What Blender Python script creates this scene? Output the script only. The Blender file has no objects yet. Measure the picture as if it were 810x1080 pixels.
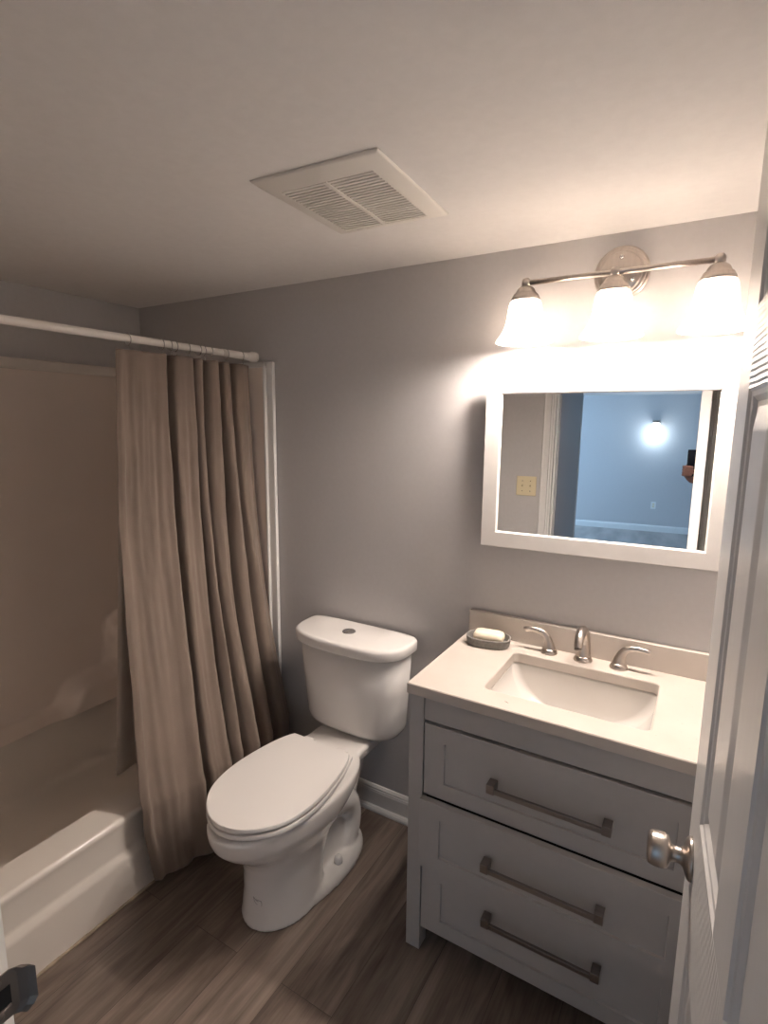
import bpy, bmesh, math, random
from mathutils import Vector, Matrix, noise
random.seed(7)
S = bpy.context.scene
COL = S.collection
PI = math.pi

# ------------------------------------------------------------------ camera, world, exposure
cam_d = bpy.data.cameras.new('camera'); cam = bpy.data.objects.new('camera', cam_d); COL.objects.link(cam)
S.camera = cam
cam_d.sensor_fit = 'HORIZONTAL'; cam_d.sensor_width = 36.0
cam_d.lens = 574.33 / 810 * 36.0
cam_d.clip_start = 0.01
CAM = Vector((0.2151, -1.7730, 1.6004))
yaw, pitch, roll = math.radians(30.667), math.radians(9.205), math.radians(0.484)
fw = Vector((-math.sin(yaw) * math.cos(pitch), math.cos(yaw) * math.cos(pitch), -math.sin(pitch)))
r0 = Vector((math.cos(yaw), math.sin(yaw), 0)); u0 = r0.cross(fw)
rt = r0 * math.cos(roll) + u0 * math.sin(roll); up = -r0 * math.sin(roll) + u0 * math.cos(roll)
cam.matrix_world = Matrix(((rt.x, up.x, -fw.x, CAM.x), (rt.y, up.y, -fw.y, CAM.y), (rt.z, up.z, -fw.z, CAM.z), (0, 0, 0, 1)))

w = bpy.data.worlds.new('world'); S.world = w; w.use_nodes = True
w.node_tree.nodes['Background'].inputs[0].default_value = (0.6, 0.75, 1, 1)
w.node_tree.nodes['Background'].inputs[1].default_value = 0.0
vs = S.view_settings
vs.view_transform = 'Standard'; vs.look = 'None'; vs.gamma = 1.0; vs.use_curve_mapping = False
vs.exposure = 0.98
S.cycles.use_denoising = True
S.cycles.max_bounces = 10; S.cycles.diffuse_bounces = 6; S.cycles.glossy_bounces = 5
S.cycles.sample_clamp_indirect = 6.0
BULB_STRENGTH = 325.0
SHADE_STRENGTH = 0.6
BULB_COL = (1.0, 0.872, 0.775)
HALL_COL = (0.42, 0.68, 1.0)

def lamp(name, loc, power, col, radius):
    d = bpy.data.lights.new(name, 'POINT'); d.energy = power; d.color = col; d.shadow_soft_size = radius
    o = bpy.data.objects.new(name, d); o.location = loc; COL.objects.link(o); return o

# unseen cool fill lights added to brighten the basement room behind the door
lamp('hall_fill_light', (-2.3, -5.8, 2.05), 120, HALL_COL, 0.12)
lamp('hall_fill_light', (2.4, -6.0, 2.05), 9, HALL_COL, 0.12)

# ------------------------------------------------------------------ materials
def mat(name, col, rough=0.5, metal=0.0, spec=0.5, coat=0.0):
    m = bpy.data.materials.new(name); m.use_nodes = True
    b = m.node_tree.nodes['Principled BSDF']
    b.inputs['Base Color'].default_value = (*col, 1); b.inputs['Roughness'].default_value = rough
    b.inputs['Metallic'].default_value = metal; b.inputs['Specular IOR Level'].default_value = spec
    b.inputs['Coat Weight'].default_value = coat
    return m
def nodes(m): return m.node_tree.nodes, m.node_tree.links, m.node_tree.nodes['Principled BSDF']
def coords(m, scale=(1, 1, 1), rot=(0, 0, 0)):
    n, l, b = nodes(m)
    t = n.new('ShaderNodeTexCoord'); mp = n.new('ShaderNodeMapping')
    mp.inputs['Scale'].default_value = scale; mp.inputs['Rotation'].default_value = rot
    l.new(t.outputs['Object'], mp.inputs['Vector']); return mp
def noise_tex(m, vec, scale, detail=4, rough=0.5):
    n, l, b = nodes(m); t = n.new('ShaderNodeTexNoise')
    t.inputs['Scale'].default_value = scale; t.inputs['Detail'].default_value = detail; t.inputs['Roughness'].default_value = rough
    l.new(vec.outputs[0], t.inputs['Vector']); return t
def ramp(m, src, stops):
    n, l, b = nodes(m); r = n.new('ShaderNodeValToRGB')
    while len(r.color_ramp.elements) < len(stops): r.color_ramp.elements.new(0.5)
    for e, (p, c) in zip(r.color_ramp.elements, stops): e.position = p; e.color = (*c, 1)
    l.new(src, r.inputs[0]); return r
def bump(m, src, strength, dist=0.001):
    n, l, b = nodes(m); bp = n.new('ShaderNodeBump'); bp.inputs['Strength'].default_value = strength; bp.inputs['Distance'].default_value = dist
    l.new(src, bp.inputs['Height']); l.new(bp.outputs[0], b.inputs['Normal']); return bp
def mottled(name, c1, c2, scale, rough=0.5, bstr=0.1, stretch=(1, 1, 1), metal=0, dist=0.001, spec=0.5):
    m = mat(name, c1, rough, metal, spec); v = coords(m, stretch); t = noise_tex(m, v, scale)
    r = ramp(m, t.outputs['Fac'], [(0.3, c1), (0.7, c2)]); nodes(m)[1].new(r.outputs[0], nodes(m)[2].inputs['Base Color'])
    if bstr: bump(m, t.outputs['Fac'], bstr, dist)
    return m

M = {}
M['wall'] = mottled('wall_paint', (0.53, 0.513, 0.51), (0.55, 0.533, 0.53), 60, 0.6, 0.12)
M['ceiling'] = mottled('ceiling_paint', (0.81, 0.79, 0.775), (0.84, 0.82, 0.805), 45, 0.75, 0.15)
M['white'] = mottled('white_trim_paint', (0.74, 0.73, 0.71), (0.77, 0.76, 0.74), 30, 0.38, 0.04)
M['door'] = mottled('door_paint', (0.74, 0.73, 0.72), (0.76, 0.75, 0.74), 55, 0.30, 0.35, (1, 1, 0.045), dist=0.0008)
M['door_rail'] = mottled('door_rail_paint', (0.74, 0.73, 0.72), (0.76, 0.75, 0.74), 55, 0.30, 0.55, (0.045, 1, 1), dist=0.0012)
n_, l_, b_ = nodes(M['door_rail'])
wt = n_.new('ShaderNodeTexWave'); wt.wave_type = 'BANDS'; wt.bands_direction = 'Z'; wt.inputs['Scale'].default_value = 38; wt.inputs['Distortion'].default_value = 3.0
wt.inputs['Detail'].default_value = 2; wt.inputs['Detail Scale'].default_value = .6
l_.new(coords(M['door_rail'], (.35, 1, 1)).outputs[0], wt.inputs['Vector']); bump(M['door_rail'], wt.outputs['Fac'], .8, .0016)
M['frame'] = mottled('mirror_frame_paint', (0.60, 0.578, 0.555), (0.62, 0.598, 0.575), 30, 0.35, 0.02)
M['china'] = mat('vitreous_china', (0.80, 0.775, 0.75), 0.10, 0, 0.5, 0.4)
M['seat'] = mat('toilet_seat_plastic', (0.78, 0.755, 0.73), 0.22)
M['tub'] = mottled('tub_acrylic', (0.76, 0.71, 0.65), (0.78, 0.73, 0.67), 6, 0.17, 0.0)
M['surround'] = mottled('surround_acrylic', (0.84, 0.75, 0.68), (0.86, 0.77, 0.70), 5, 0.25, 0.0)
M['rod'] = mat('rod_enamel', (0.80, 0.76, 0.72), 0.25)
M['nickel'] = mottled('brushed_nickel', (0.50, 0.45, 0.41), (0.56, 0.505, 0.46), 120, 0.28, 0.03, (1, 1, 0.05), 1.0)
M['pull'] = mottled('pull_nickel', (0.30, 0.265, 0.245), (0.34, 0.30, 0.275), 120, 0.33, 0.02, (0.05, 1, 1), 1.0)
M['bronze'] = mat('dark_strike_metal', (0.24, 0.205, 0.18), 0.5, 0.6)
M['chrome'] = mat('chrome', (0.6, 0.6, 0.6), 0.08, 1.0)
M['dark'] = mat('dark_gap', (0.02, 0.018, 0.017), 0.8)
M['vanity'] = mottled('vanity_paint', (0.44, 0.42, 0.405), (0.455, 0.435, 0.42), 40, 0.42, 0.03)
M['cream'] = mat('cream_plastic', (0.72, 0.63, 0.42), 0.4)
M['sink'] = mat('sink_porcelain', (0.66, 0.63, 0.595), 0.15, 0, 0.5, 0.3)
M['soap'] = mottled('soap_bar', (0.84, 0.75, 0.60), (0.80, 0.70, 0.55), 30, 0.45, 0.05)
M['dish'] = mottled('stone_dish', (0.16, 0.15, 0.14), (0.24, 0.225, 0.205), 90, 0.75, 0.5)
M['grille'] = mat('vent_plastic', (0.80, 0.77, 0.72), 0.4)
M['vent_in'] = mat('vent_inside', (0.10, 0.085, 0.075), 0.7)
M['mark'] = mat('grey_mark', (0.42, 0.40, 0.385), 0.4)
M['skin'] = mottled('skin', (0.42, 0.21, 0.16), (0.48, 0.25, 0.19), 40, 0.5, 0.05)
M['sleeve'] = mottled('sleeve_cloth', (0.05, 0.055, 0.075), (0.07, 0.075, 0.10), 80, 0.85, 0.2)
M['phone'] = mat('phone_shell', (0.012, 0.012, 0.02), 0.2)
M['caulk'] = mottled('old_caulk', (0.46, 0.37, 0.27), (0.22, 0.17, 0.13), 18, 0.7, 0.3)
M['mirror'] = mat('mirror_glass', (0.93, 0.94, 0.94), 0.0, 1.0)

def mk_curtain():
    m = mat('linen_cloth', (0.25, 0.19, 0.15), 0.85, 0, 0.2); n, l, b = nodes(m)
    v = coords(m, (1, 1, 1)); t1 = noise_tex(m, v, 5, 5); 
    v2 = coords(m, (300, 300, 40)); t2 = noise_tex(m, v2, 1.0, 2)
    v3 = coords(m, (40, 40, 400)); t3 = noise_tex(m, v3, 1.0, 2)
    r = ramp(m, t1.outputs['Fac'], [(0.25, (0.205, 0.160, 0.130)), (0.75, (0.25, 0.198, 0.162))])
    l.new(r.outputs[0], b.inputs['Base Color'])
    ad = n.new('ShaderNodeMath'); ad.operation = 'ADD'; l.new(t2.outputs['Fac'], ad.inputs[0]); l.new(t3.outputs['Fac'], ad.inputs[1])
    ad2 = n.new('ShaderNodeMath'); ad2.operation = 'MULTIPLY_ADD'; l.new(t1.outputs['Fac'], ad2.inputs[0]); ad2.inputs[1].default_value = 3.0; l.new(ad.outputs[0], ad2.inputs[2])
    bump(m, ad2.outputs[0], 0.25, 0.0015)
    b.inputs['Sheen Weight'].default_value = 0.15
    return m
M['curtain'] = mk_curtain()
M['liner'] = mottled('liner_cloth', (0.55, 0.47, 0.40), (0.58, 0.50, 0.43), 20, 0.6, 0.1)

def mk_counter():
    m = mat('speckled_stone', (0.72, 0.64, 0.56), 0.28); n, l, b = nodes(m)
    v = coords(m); vo = n.new('ShaderNodeTexVoronoi'); vo.inputs['Scale'].default_value = 70; l.new(v.outputs[0], vo.inputs['Vector'])
    ns = noise_tex(m, v, 35, 2)
    r1 = ramp(m, vo.outputs['Distance'], [(0.0, (0.0, 0.0, 0.0)), (0.13, (1, 1, 1))])
    r2 = ramp(m, ns.outputs['Fac'], [(0.46, (1, 1, 1)), (0.60, (0, 0, 0))])
    mx = n.new('ShaderNodeMath'); mx.operation = 'MAXIMUM'; l.new(r1.outputs[0], mx.inputs[0]); l.new(r2.outputs[0], mx.inputs[1])
    n2 = noise_tex(m, v, 8, 3); r3 = ramp(m, n2.outputs['Fac'], [(0.3, (0.53, 0.475, 0.425)), (0.7, (0.575, 0.52, 0.47))])
    mix = n.new('ShaderNodeMix'); mix.data_type = 'RGBA'; l.new(mx.outputs[0], mix.inputs['Factor'])
    mix.inputs['A'].default_value = (0.42, 0.33, 0.27, 1); l.new(r3.outputs[0], mix.inputs['B']); l.new(mix.outputs['Result'], b.inputs['Base Color'])
    return m
M['counter'] = mk_counter()

def mk_floor(k=1.0):
    m = mat('vinyl_planks', (0.1, 0.08, 0.07), 0.40, 0, 0.4); n, l, b = nodes(m)
    v = coords(m, (1, 1, 1), (0, 0, PI / 2))
    br = n.new('ShaderNodeTexBrick'); l.new(v.outputs[0], br.inputs['Vector'])
    br.inputs['Scale'].default_value = 1.0; br.inputs['Brick Width'].default_value = 1.22; br.inputs['Row Height'].default_value = 0.178
    br.inputs['Mortar Size'].default_value = 0.0008; br.inputs['Mortar Smooth'].default_value = 0.3; br.offset = 0.37
    br.inputs['Color1'].default_value = (0, 0, 0, 1); br.inputs['Color2'].default_value = (1, 1, 1, 1); br.inputs['Mortar'].default_value = (0.5, 0.5, 0.5, 1)
    # per plank offset of the grain
    vm = n.new('ShaderNodeVectorMath'); vm.operation = 'MULTIPLY_ADD'
    l.new(br.outputs['Color'], vm.inputs[0]); vm.inputs[1].default_value = (7.3, 3.1, 0)
    t = n.new('ShaderNodeTexCoord'); l.new(t.outputs['Object'], vm.inputs[2])
    def grain(sc, scale, det, dist):
        mp = n.new('ShaderNodeMapping'); mp.inputs['Scale'].default_value = sc; l.new(vm.outputs[0], mp.inputs['Vector'])
        tx = n.new('ShaderNodeTexNoise'); tx.inputs['Scale'].default_value = scale; tx.inputs['Detail'].default_value = det; tx.inputs['Distortion'].default_value = dist
        l.new(mp.outputs[0], tx.inputs['Vector']); return tx
    g1 = grain((1, 0.10, 1), 26, 6, 1.2); g2 = grain((1, 0.25, 1), 6, 4, 1.6); g3 = grain((1, 0.02, 1), 180, 2, 0)
    a = n.new('ShaderNodeMath'); a.operation = 'MULTIPLY_ADD'; l.new(g1.outputs['Fac'], a.inputs[0]); a.inputs[1].default_value = 0.55
    a2 = n.new('ShaderNodeMath'); a2.operation = 'MULTIPLY_ADD'; l.new(g2.outputs['Fac'], a2.inputs[0]); a2.inputs[1].default_value = 0.75
    a3 = n.new('ShaderNodeMath'); a3.operation = 'MULTIPLY'; l.new(g3.outputs['Fac'], a3.inputs[0]); a3.inputs[1].default_value = 0.22
    l.new(a3.outputs[0], a2.inputs[2]); l.new(a2.outputs[0], a.inputs[2])
    r = ramp(m, a.outputs[0], [(0.52, (0.072, 0.053, 0.043)), (0.72, (0.152, 0.118, 0.097)), (0.98, (0.27, 0.222, 0.187))])
    mx = n.new('ShaderNodeMix'); mx.data_type = 'RGBA'; mx.blend_type = 'MULTIPLY'; mx.inputs['Factor'].default_value = 1.0
    rr = ramp(m, br.outputs['Color'], [(0.0, (0.86 * k, 0.85 * k, 0.84 * k)), (1.0, (1.1 * k, 1.09 * k, 1.08 * k))])
    l.new(r.outputs[0], mx.inputs['A']); l.new(rr.outputs[0], mx.inputs['B'])
    mo = n.new('ShaderNodeMix'); mo.data_type = 'RGBA'; l.new(br.outputs['Fac'], mo.inputs['Factor'])
    l.new(mx.outputs['Result'], mo.inputs['A']); mo.inputs['B'].default_value = (0.060, 0.048, 0.040, 1)
    l.new(mo.outputs['Result'], b.inputs['Base Color'])
    bump(m, a.outputs[0], 0.25, 0.0006)
    return m
M['floor'] = mk_floor(); M['floor_hall'] = mottled('hall_planks', (0.22, 0.20, 0.19), (0.42, 0.39, 0.37), 1.0, 0.35, 0.0, (5.5, 0.8, 1))

def emit_mat(name, col, strength):
    m = mat(name, col, 0.4); b = nodes(m)[2]
    b.inputs['Emission Color'].default_value = (*col, 1); b.inputs['Emission Strength'].default_value = strength; return m
def mk_shade():
    m = bpy.data.materials.new('frosted_glass'); m.use_nodes = True; n = m.node_tree.nodes; l = m.node_tree.links
    b = n['Principled BSDF']; b.inputs['Base Color'].default_value = (0.9, 0.87, 0.83, 1); b.inputs['Roughness'].default_value = 0.3
    tr = n.new('ShaderNodeBsdfTranslucent'); tr.inputs['Color'].default_value = (0.97, 0.95, 0.92, 1)
    mx = n.new('ShaderNodeMixShader'); mx.inputs[0].default_value = 0.46
    em = n.new('ShaderNodeEmission'); em.inputs['Color'].default_value = (*BULB_COL, 1); em.inputs['Strength'].default_value = SHADE_STRENGTH
    ad = n.new('ShaderNodeAddShader')
    l.new(b.outputs[0], mx.inputs[1]); l.new(tr.outputs[0], mx.inputs[2]); l.new(mx.outputs[0], ad.inputs[0]); l.new(em.outputs[0], ad.inputs[1])
    l.new(ad.outputs[0], n['Material Output'].inputs['Surface'])
    return m
M['shade'] = mk_shade()
M['bulb'] = emit_mat('bulb_glow', BULB_COL, BULB_STRENGTH)
M['hall_shade'] = emit_mat('hall_sconce_glow', (0.80, 0.91, 1.0), 4.0)

# ------------------------------------------------------------------ helpers
def link(name, bm, m, parent=None, smooth=False, bevel=0, seg=2, sub=0, angle=35):
    me = bpy.data.meshes.new(name)
    bmesh.ops.recalc_face_normals(bm, faces=bm.faces[:])
    bm.to_mesh(me); bm.free()
    ms = m if isinstance(m, (list, tuple)) else [m]
    for x in ms: me.materials.append(x)
    o = bpy.data.objects.new(name, me); COL.objects.link(o)
    if parent: o.parent = parent
    if smooth:
        for p in me.polygons: p.use_smooth = True
    if bevel:
        md = o.modifiers.new('bevel', 'BEVEL'); md.width = bevel; md.segments = seg; md.limit_method = 'ANGLE'; md.angle_limit = math.radians(angle)
        for p in me.polygons: p.use_smooth = True
        wn = o.modifiers.new('wn', 'WEIGHTED_NORMAL'); wn.keep_sharp = True
    if sub:
        md = o.modifiers.new('sub', 'SUBSURF'); md.levels = sub; md.render_levels = sub
    return o
def empty(name, loc, label, cat, group=None, rz=0):
    o = bpy.data.objects.new(name, None); COL.objects.link(o); o.location = loc; o.rotation_euler = (0, 0, rz)
    o['label'] = label; o['category'] = cat
    if group: o['group'] = group
    return o
def tag(o, label, cat, group=None):
    o['label'] = label; o['category'] = cat
    if group: o['group'] = group
    return o
def struct(name, bm, m, parent=None, **k):
    o = link(name, bm, m, parent, **k); o['kind'] = 'structure'; return o
def box(bm, a, b, mi=0):
    x0, y0, z0 = a; x1, y1, z1 = b
    v = [bm.verts.new(p) for p in ((x0, y0, z0), (x1, y0, z0), (x1, y1, z0), (x0, y1, z0), (x0, y0, z1), (x1, y0, z1), (x1, y1, z1), (x0, y1, z1))]
    for f in ((0, 3, 2, 1), (4, 5, 6, 7), (0, 1, 5, 4), (1, 2, 6, 5), (2, 3, 7, 6), (3, 0, 4, 7)):
        bm.faces.new([v[i] for i in f]).material_index = mi
    return bm
def boxes(*ab):
    bm = bmesh.new()
    for a, b in ab: box(bm, a, b)
    return bm
def loft(bm, rings, cap0=True, cap1=True, closed=True):
    vs_ = [[bm.verts.new(p) for p in r] for r in rings]
    n = len(rings[0])
    for a, b in zip(vs_, vs_[1:]):
        for i in range(n if closed else n - 1):
            j = (i + 1) % n; bm.faces.new((a[i], a[j], b[j], b[i]))
    if cap0: bm.faces.new(vs_[0][::-1])
    if cap1: bm.faces.new(vs_[-1])
    return vs_
def lathe(bm, prof, axis='Z', o=(0, 0, 0), n=40, cap=True):
    """prof: (radius, height) pairs"""
    rings = []
    o = Vector(o)
    for r, h in prof:
        ring = []
        for i in range(n):
            a = 2 * PI * i / n; c, s = max(r, 1e-5) * math.cos(a), max(r, 1e-5) * math.sin(a)
            p = {'Z': (c, s, h), 'Y': (c, h, s), 'X': (h, c, s)}[axis]
            ring.append(o + Vector(p))
        rings.append(ring)
    loft(bm, rings, cap, cap); return bm
def cr(pts, per=8):
    P = [Vector(p) for p in pts]; P = [P[0] * 2 - P[1]] + P + [P[-1] * 2 - P[-2]]; out = []
    for i in range(1, len(P) - 2):
        p0, p1, p2, p3 = P[i - 1:i + 3]
        for k in range(per):
            t = k / per
            out.append(0.5 * ((2 * p1) + (p2 - p0) * t + (2 * p0 - 5 * p1 + 4 * p2 - p3) * t * t + (3 * p1 - p0 - 3 * p2 + p3) * t ** 3))
    out.append(P[-2]); return out
def tube(bm, pts, rad, n=16, flat=1.0):
    """sweep a circle along pts; rad is one radius or one per point; flat squeezes it vertically"""
    pts = [Vector(p) for p in pts]; R = rad if isinstance(rad, (list, tuple)) else [rad] * len(pts)
    T = [(pts[min(i + 1, len(pts) - 1)] - pts[max(i - 1, 0)]).normalized() for i in range(len(pts))]
    ref = Vector((0, 0, 1)) if abs(T[0].z) < 0.9 else Vector((0, 1, 0))
    u = (ref - T[0] * ref.dot(T[0])).normalized(); rings = []
    for p, t, r in zip(pts, T, R):
        u = (u - t * u.dot(t)).normalized(); v_ = t.cross(u)
        rings.append([p + u * (r * flat * math.cos(2 * PI * i / n)) + v_ * (r * math.sin(2 * PI * i / n)) for i in range(n)])
    loft(bm, rings); return bm
def tubes_r(pts4, per=8):
    """pts4 (x,y,z,r) -> smooth points and radii"""
    a = cr([p[:3] for p in pts4], per); b = cr([(p[3], 0, 0) for p in pts4], per)
    return a, [max(q.x, 1e-4) for q in b]
def shell_rect(bm, o, ex, ez, n, outer, inner, depth0, depth1):
    pass

# ------------------------------------------------------------------ room shell
XL, XR, YF, H = -2.233, 0.45, -1.545, 2.145
WT = 0.12
HX0, HX1, HY = -4.0, 4.2, -8.33           # basement room beyond the door
HH = 2.25
DA, DB = -0.415, 0.343                     # door opening
DH = 2.045
struct('floor', boxes(((XL - .1, YF, -.05), (XR + .1, .1, 0))), M['floor'])
struct('floor_hall', boxes(((HX0 - .1, HY - .1, -.05), (HX1 + .1, YF, 0))), M['floor_hall'])
struct('ceiling', boxes(((XL - .1, YF - .06, H), (XR + .1, .1, H + .05))), M['ceiling'])
struct('ceiling_hall', boxes(((HX0 - .1, HY - .1, HH), (HX1 + .1, YF - WT, HH + .05))), M['ceiling'])
struct('wall_back', boxes(((XL - .1, 0, 0), (XR + .1, .1, H))), M['wall'])
struct('wall_left', boxes(((XL - .1, YF, 0), (XL, 0, H))), M['wall'])
struct('wall_right', boxes(((XR, YF, 0), (XR + .1, 0, H))), M['wall'])
struct('wall_front', boxes(((XL - .1, YF - WT, 0), (DA - .02, YF, HH)), ((DB + .02, YF - WT, 0), (XR + .1, YF, HH)), ((DA - .02, YF - WT, DH + .02), (DB + .02, YF, HH))), M['wall'])
struct('wall_hall_far', boxes(((HX0, HY - .1, 0), (HX1, HY, HH))), M['wall'])
struct('wall_hall_side', boxes(((-.52, -2.80, 0), (-.402, YF - WT - .001, HH))), M['wall'])
struct('wall_hall_left', boxes(((HX0 - .1, HY, 0), (HX0, YF - WT, HH))), M['wall'])
struct('wall_hall_right', boxes(((HX1, HY, 0), (HX1 + .1, YF - WT, HH))), M['wall'])
struct('wall_hall_near', boxes(((HX0, YF - WT, 0), (XL - .1, YF, HH)), ((XR + .1, YF - WT, 0), (HX1, YF, HH))), M['wall'])

def profile_strip(prof, a, b, along='x'):
    """extrude a (depth, z) profile along x (depth is -y) from a to b at y = 0"""
    bm = bmesh.new()
    r = [[Vector((t, -d, z)) for d, z in prof] for t in (a, b)]
    loft(bm, r); return bm
base_prof = [(0, 0), (.014, 0), (.014, .078), (.0125, .083), (.0125, .087), (.010, .090), (.010, .095), (.007, .100), (.004, .105), (0, .107)]
shoe_prof = [(.0142, 0), (.031, 0), (.031, .006), (.028, .013), (.022, .018), (.0142, .020)]
o = struct('baseboard_back', profile_strip(base_prof, -1.335, XR), M['white'])
o = struct('trim_1', profile_strip(shoe_prof, -1.335, XR), M['white'])
o = struct('baseboard_hall', profile_strip(base_prof, HX0, HX1), M['white']); o.rotation_euler = (0, 0, PI); o.location = (HX0 + HX1, HY, 0)
# white corner bead at the end of the hall side wall
struct('trim_2', boxes(((-.525, -2.86, 0), (-.397, -2.80, HH))), M['white'], bevel=.004)

# door frame: jambs, stop, casings
def casing(x0, x1, y, d, z1, flip):
    bm = bmesh.new()
    prof = [(0, 0), (.006, .008), (.012, .010), (.016, .018), (.042, .014), (.050, .016), (.057, .010), (.057, 0)]   # (across, out)
    if flip: prof = [(x1 - a, y + d * b) for a, b in prof]
    else: prof = [(x0 + a, y + d * b) for a, b in prof]
    loft(bm, [[Vector((px, py, z)) for px, py in prof] for z in (0, z1)]); return bm
frame = struct('trim_3', boxes(((DA - .019, YF - WT, 0), (DA, YF, DH)), ((DB, YF - WT, 0), (DB + .019, YF, DH)), ((DA, YF - WT, DH), (DB, YF, DH + .019)),
                               ((DA, YF - .075, 0), (DA + .011, YF - .039, DH)), ((DB - .011, YF - .075, 0), (DB, YF - .039, DH)), ((DA, YF - .075, DH - .011), (DB, YF - .039, DH))), M['white'], bevel=.0015)
struct('trim_4', casing(DA - .065, DA - .008, YF, 1, DH + .06, True), M['white'])
struct('trim_5', casing(DB + .008, DB + .065, YF, 1, DH + .06, False), M['white'])
struct('trim_6', boxes(((DA - .065, YF, DH + .006), (DB + .065, YF + .015, DH + .063))), M['white'], bevel=.003)
struct('trim_7', casing(DB + .008, DB + .065, YF - WT, -1, DH + .06, False), M['white'])
struct('trim_8', boxes(((DA - .008, YF - WT - .015, DH + .006), (DB + .065, YF - WT, DH + .063))), M['white'], bevel=.003)

# strike plate let into the left jamb
sp = empty('strike_plate', (DA, YF - .004, .958), 'dark metal strike plate let into the white left door jamb', 'strike plate')
bm = bmesh.new()
prof = [(-.018, .0005), (.020, .0005), (.029, .004), (.035, .011)]       # (y toward bathroom, x out): lip curls round the jamb edge
def sp_ring(z, sc):
    pts = [Vector((x, y * sc if y > 0 else y, z)) for y, x in prof]; return pts + [p + Vector((.0016, 0, 0)) for p in pts[::-1]]
zs = [(-.030, .62), (-.027, .84), (-.020, 1), (.020, 1), (.027, .84), (.030, .62)]
loft(bm, [sp_ring(z, s) for z, s in zs]); link('plate', bm, M['bronze'], sp, bevel=.0035, seg=3, angle=12)
bm = boxes(((.0021, -.010, -.012), (.0026, .012, .012))); link('latch_hole', bm, M['dark'], sp)
bm = bmesh.new(); tube(bm, [(.0026, -.008, -.013), (.004, .0, -.0145), (.0026, .011, -.013)], .0018, 8); link('latch_lip', bm, M['pull'], sp, smooth=True)
for z in (-.021, .021):
    bm = bmesh.new(); lathe(bm, [(0, 0.0021), (.0042, .0021), (.0036, .0034), (.001, .0036)], 'X', (0, 0, z), 16); link('screw', bm, M['bronze'], sp, smooth=True)

# ------------------------------------------------------------------ six panel door, swung open into the room
al = math.radians(4.76)
door = bpy.data.objects.new('door_1', None); COL.objects.link(door); door['kind'] = 'structure'
door.location = (.3065, -1.5424, 0); door.rotation_euler = (0, 0, math.atan2(math.cos(al), -math.sin(al)))
def door_mesh():
    bm = bmesh.new(); DW, Z0, Z1, T = .755, .012, 2.035, .035
    xc = [0, .108, .345, .449, .649, DW]; zc = [Z0, .235, .800, 1.008, 1.650, 1.756, 1.925, Z1]
    def face(y0, sgn):
        def q(pts, mi=0):
            bm.faces.new([bm.verts.new((x, y0 + sgn * d, z)) for x, z, d in pts]).material_index = mi
        for i in range(5):
            for k in range(7):
                x0, x1, z0, z1 = xc[i], xc[i + 1], zc[k], zc[k + 1]
                if i in (1, 3) and k in (1, 3, 5):
                    lv = [(0, 0), (.004, -.0035), (.010, -.0045), (.017, -.0095), (.024, -.0095), (.052, -.0025), (.055, -.002)]
                    rc = [((x0 + a, z0 + a, d), (x1 - a, z0 + a, d), (x1 - a, z1 - a, d), (x0 + a, z1 - a, d)) for a, d in lv]
                    for A, B in zip(rc, rc[1:]):
                        for e in range(4):
                            f = (e + 1) % 4; q([A[e], A[f], B[f], B[e]])
                    q(rc[-1])
                else:
                    rail = (k in (0, 2, 4, 6)) and i in (1, 2, 3)
                    q([(x0, z0, 0), (x1, z0, 0), (x1, z1, 0), (x0, z1, 0)], 1 if rail else 0)
    face(0, 1); face(-T, -1)
    for a, b in (((0, Z0), (DW, Z0)), ((DW, Z0), (DW, Z1)), ((DW, Z1), (0, Z1)), ((0, Z1), (0, Z0))):
        n = 1
        bm.faces.new([bm.verts.new(p) for p in ((a[0], 0, a[1]), (b[0], 0, b[1]), (b[0], -T, b[1]), (a[0], -T, a[1]))])
    bmesh.ops.remove_doubles(bm, verts=bm.verts[:], dist=1e-5); return bm
link('door_leaf', door_mesh(), [M['door'], M['door_rail']], door)
def knob(sgn, y0):
    bm = bmesh.new()
    lathe(bm, [(0, .0), (.033, .0), (.0335, .003), (.031, .006), (.024, .0095), (.016, .012), (.0125, .016), (.0118, .024), (.013, .029), (.018, .0315),
               (.0245, .034), (.0268, .040), (.0272, .048), (.0262, .057), (.0238, .0625), (.0205, .0640), (.019, .0630), (.010, .0622), (0, .0622)][0:], 'Y', (0, 0, 0), 48, cap=False)
    for v in bm.verts: v.co = Vector((v.co.x + .695, y0 + sgn * v.co.y, v.co.z + .913))
    return bm
link('door_knob', knob(1, 0), M['nickel'], door, smooth=True)
link('door_knob', knob(-1, -.035), M['nickel'], door, smooth=True)
link('latch_plate', boxes(((.7545, -.030, .875), (.7565, -.005, .935))), M['nickel'], door)
link('latch_bolt', boxes(((.756, -.024, .896), (.766, -.012, .914))), M['nickel'], door, bevel=.003)
for z in (.25, 1.02, 1.80):
    bm = bmesh.new(); lathe(bm, [(0.0065, -.045), (.0065, .045)], 'Z', (-.006, -.040, z), 16); box(bm, (-.002, -.034, z - .044), (.0, -.006, z + .044)); link('hinge', bm, M['nickel'], door)

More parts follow.
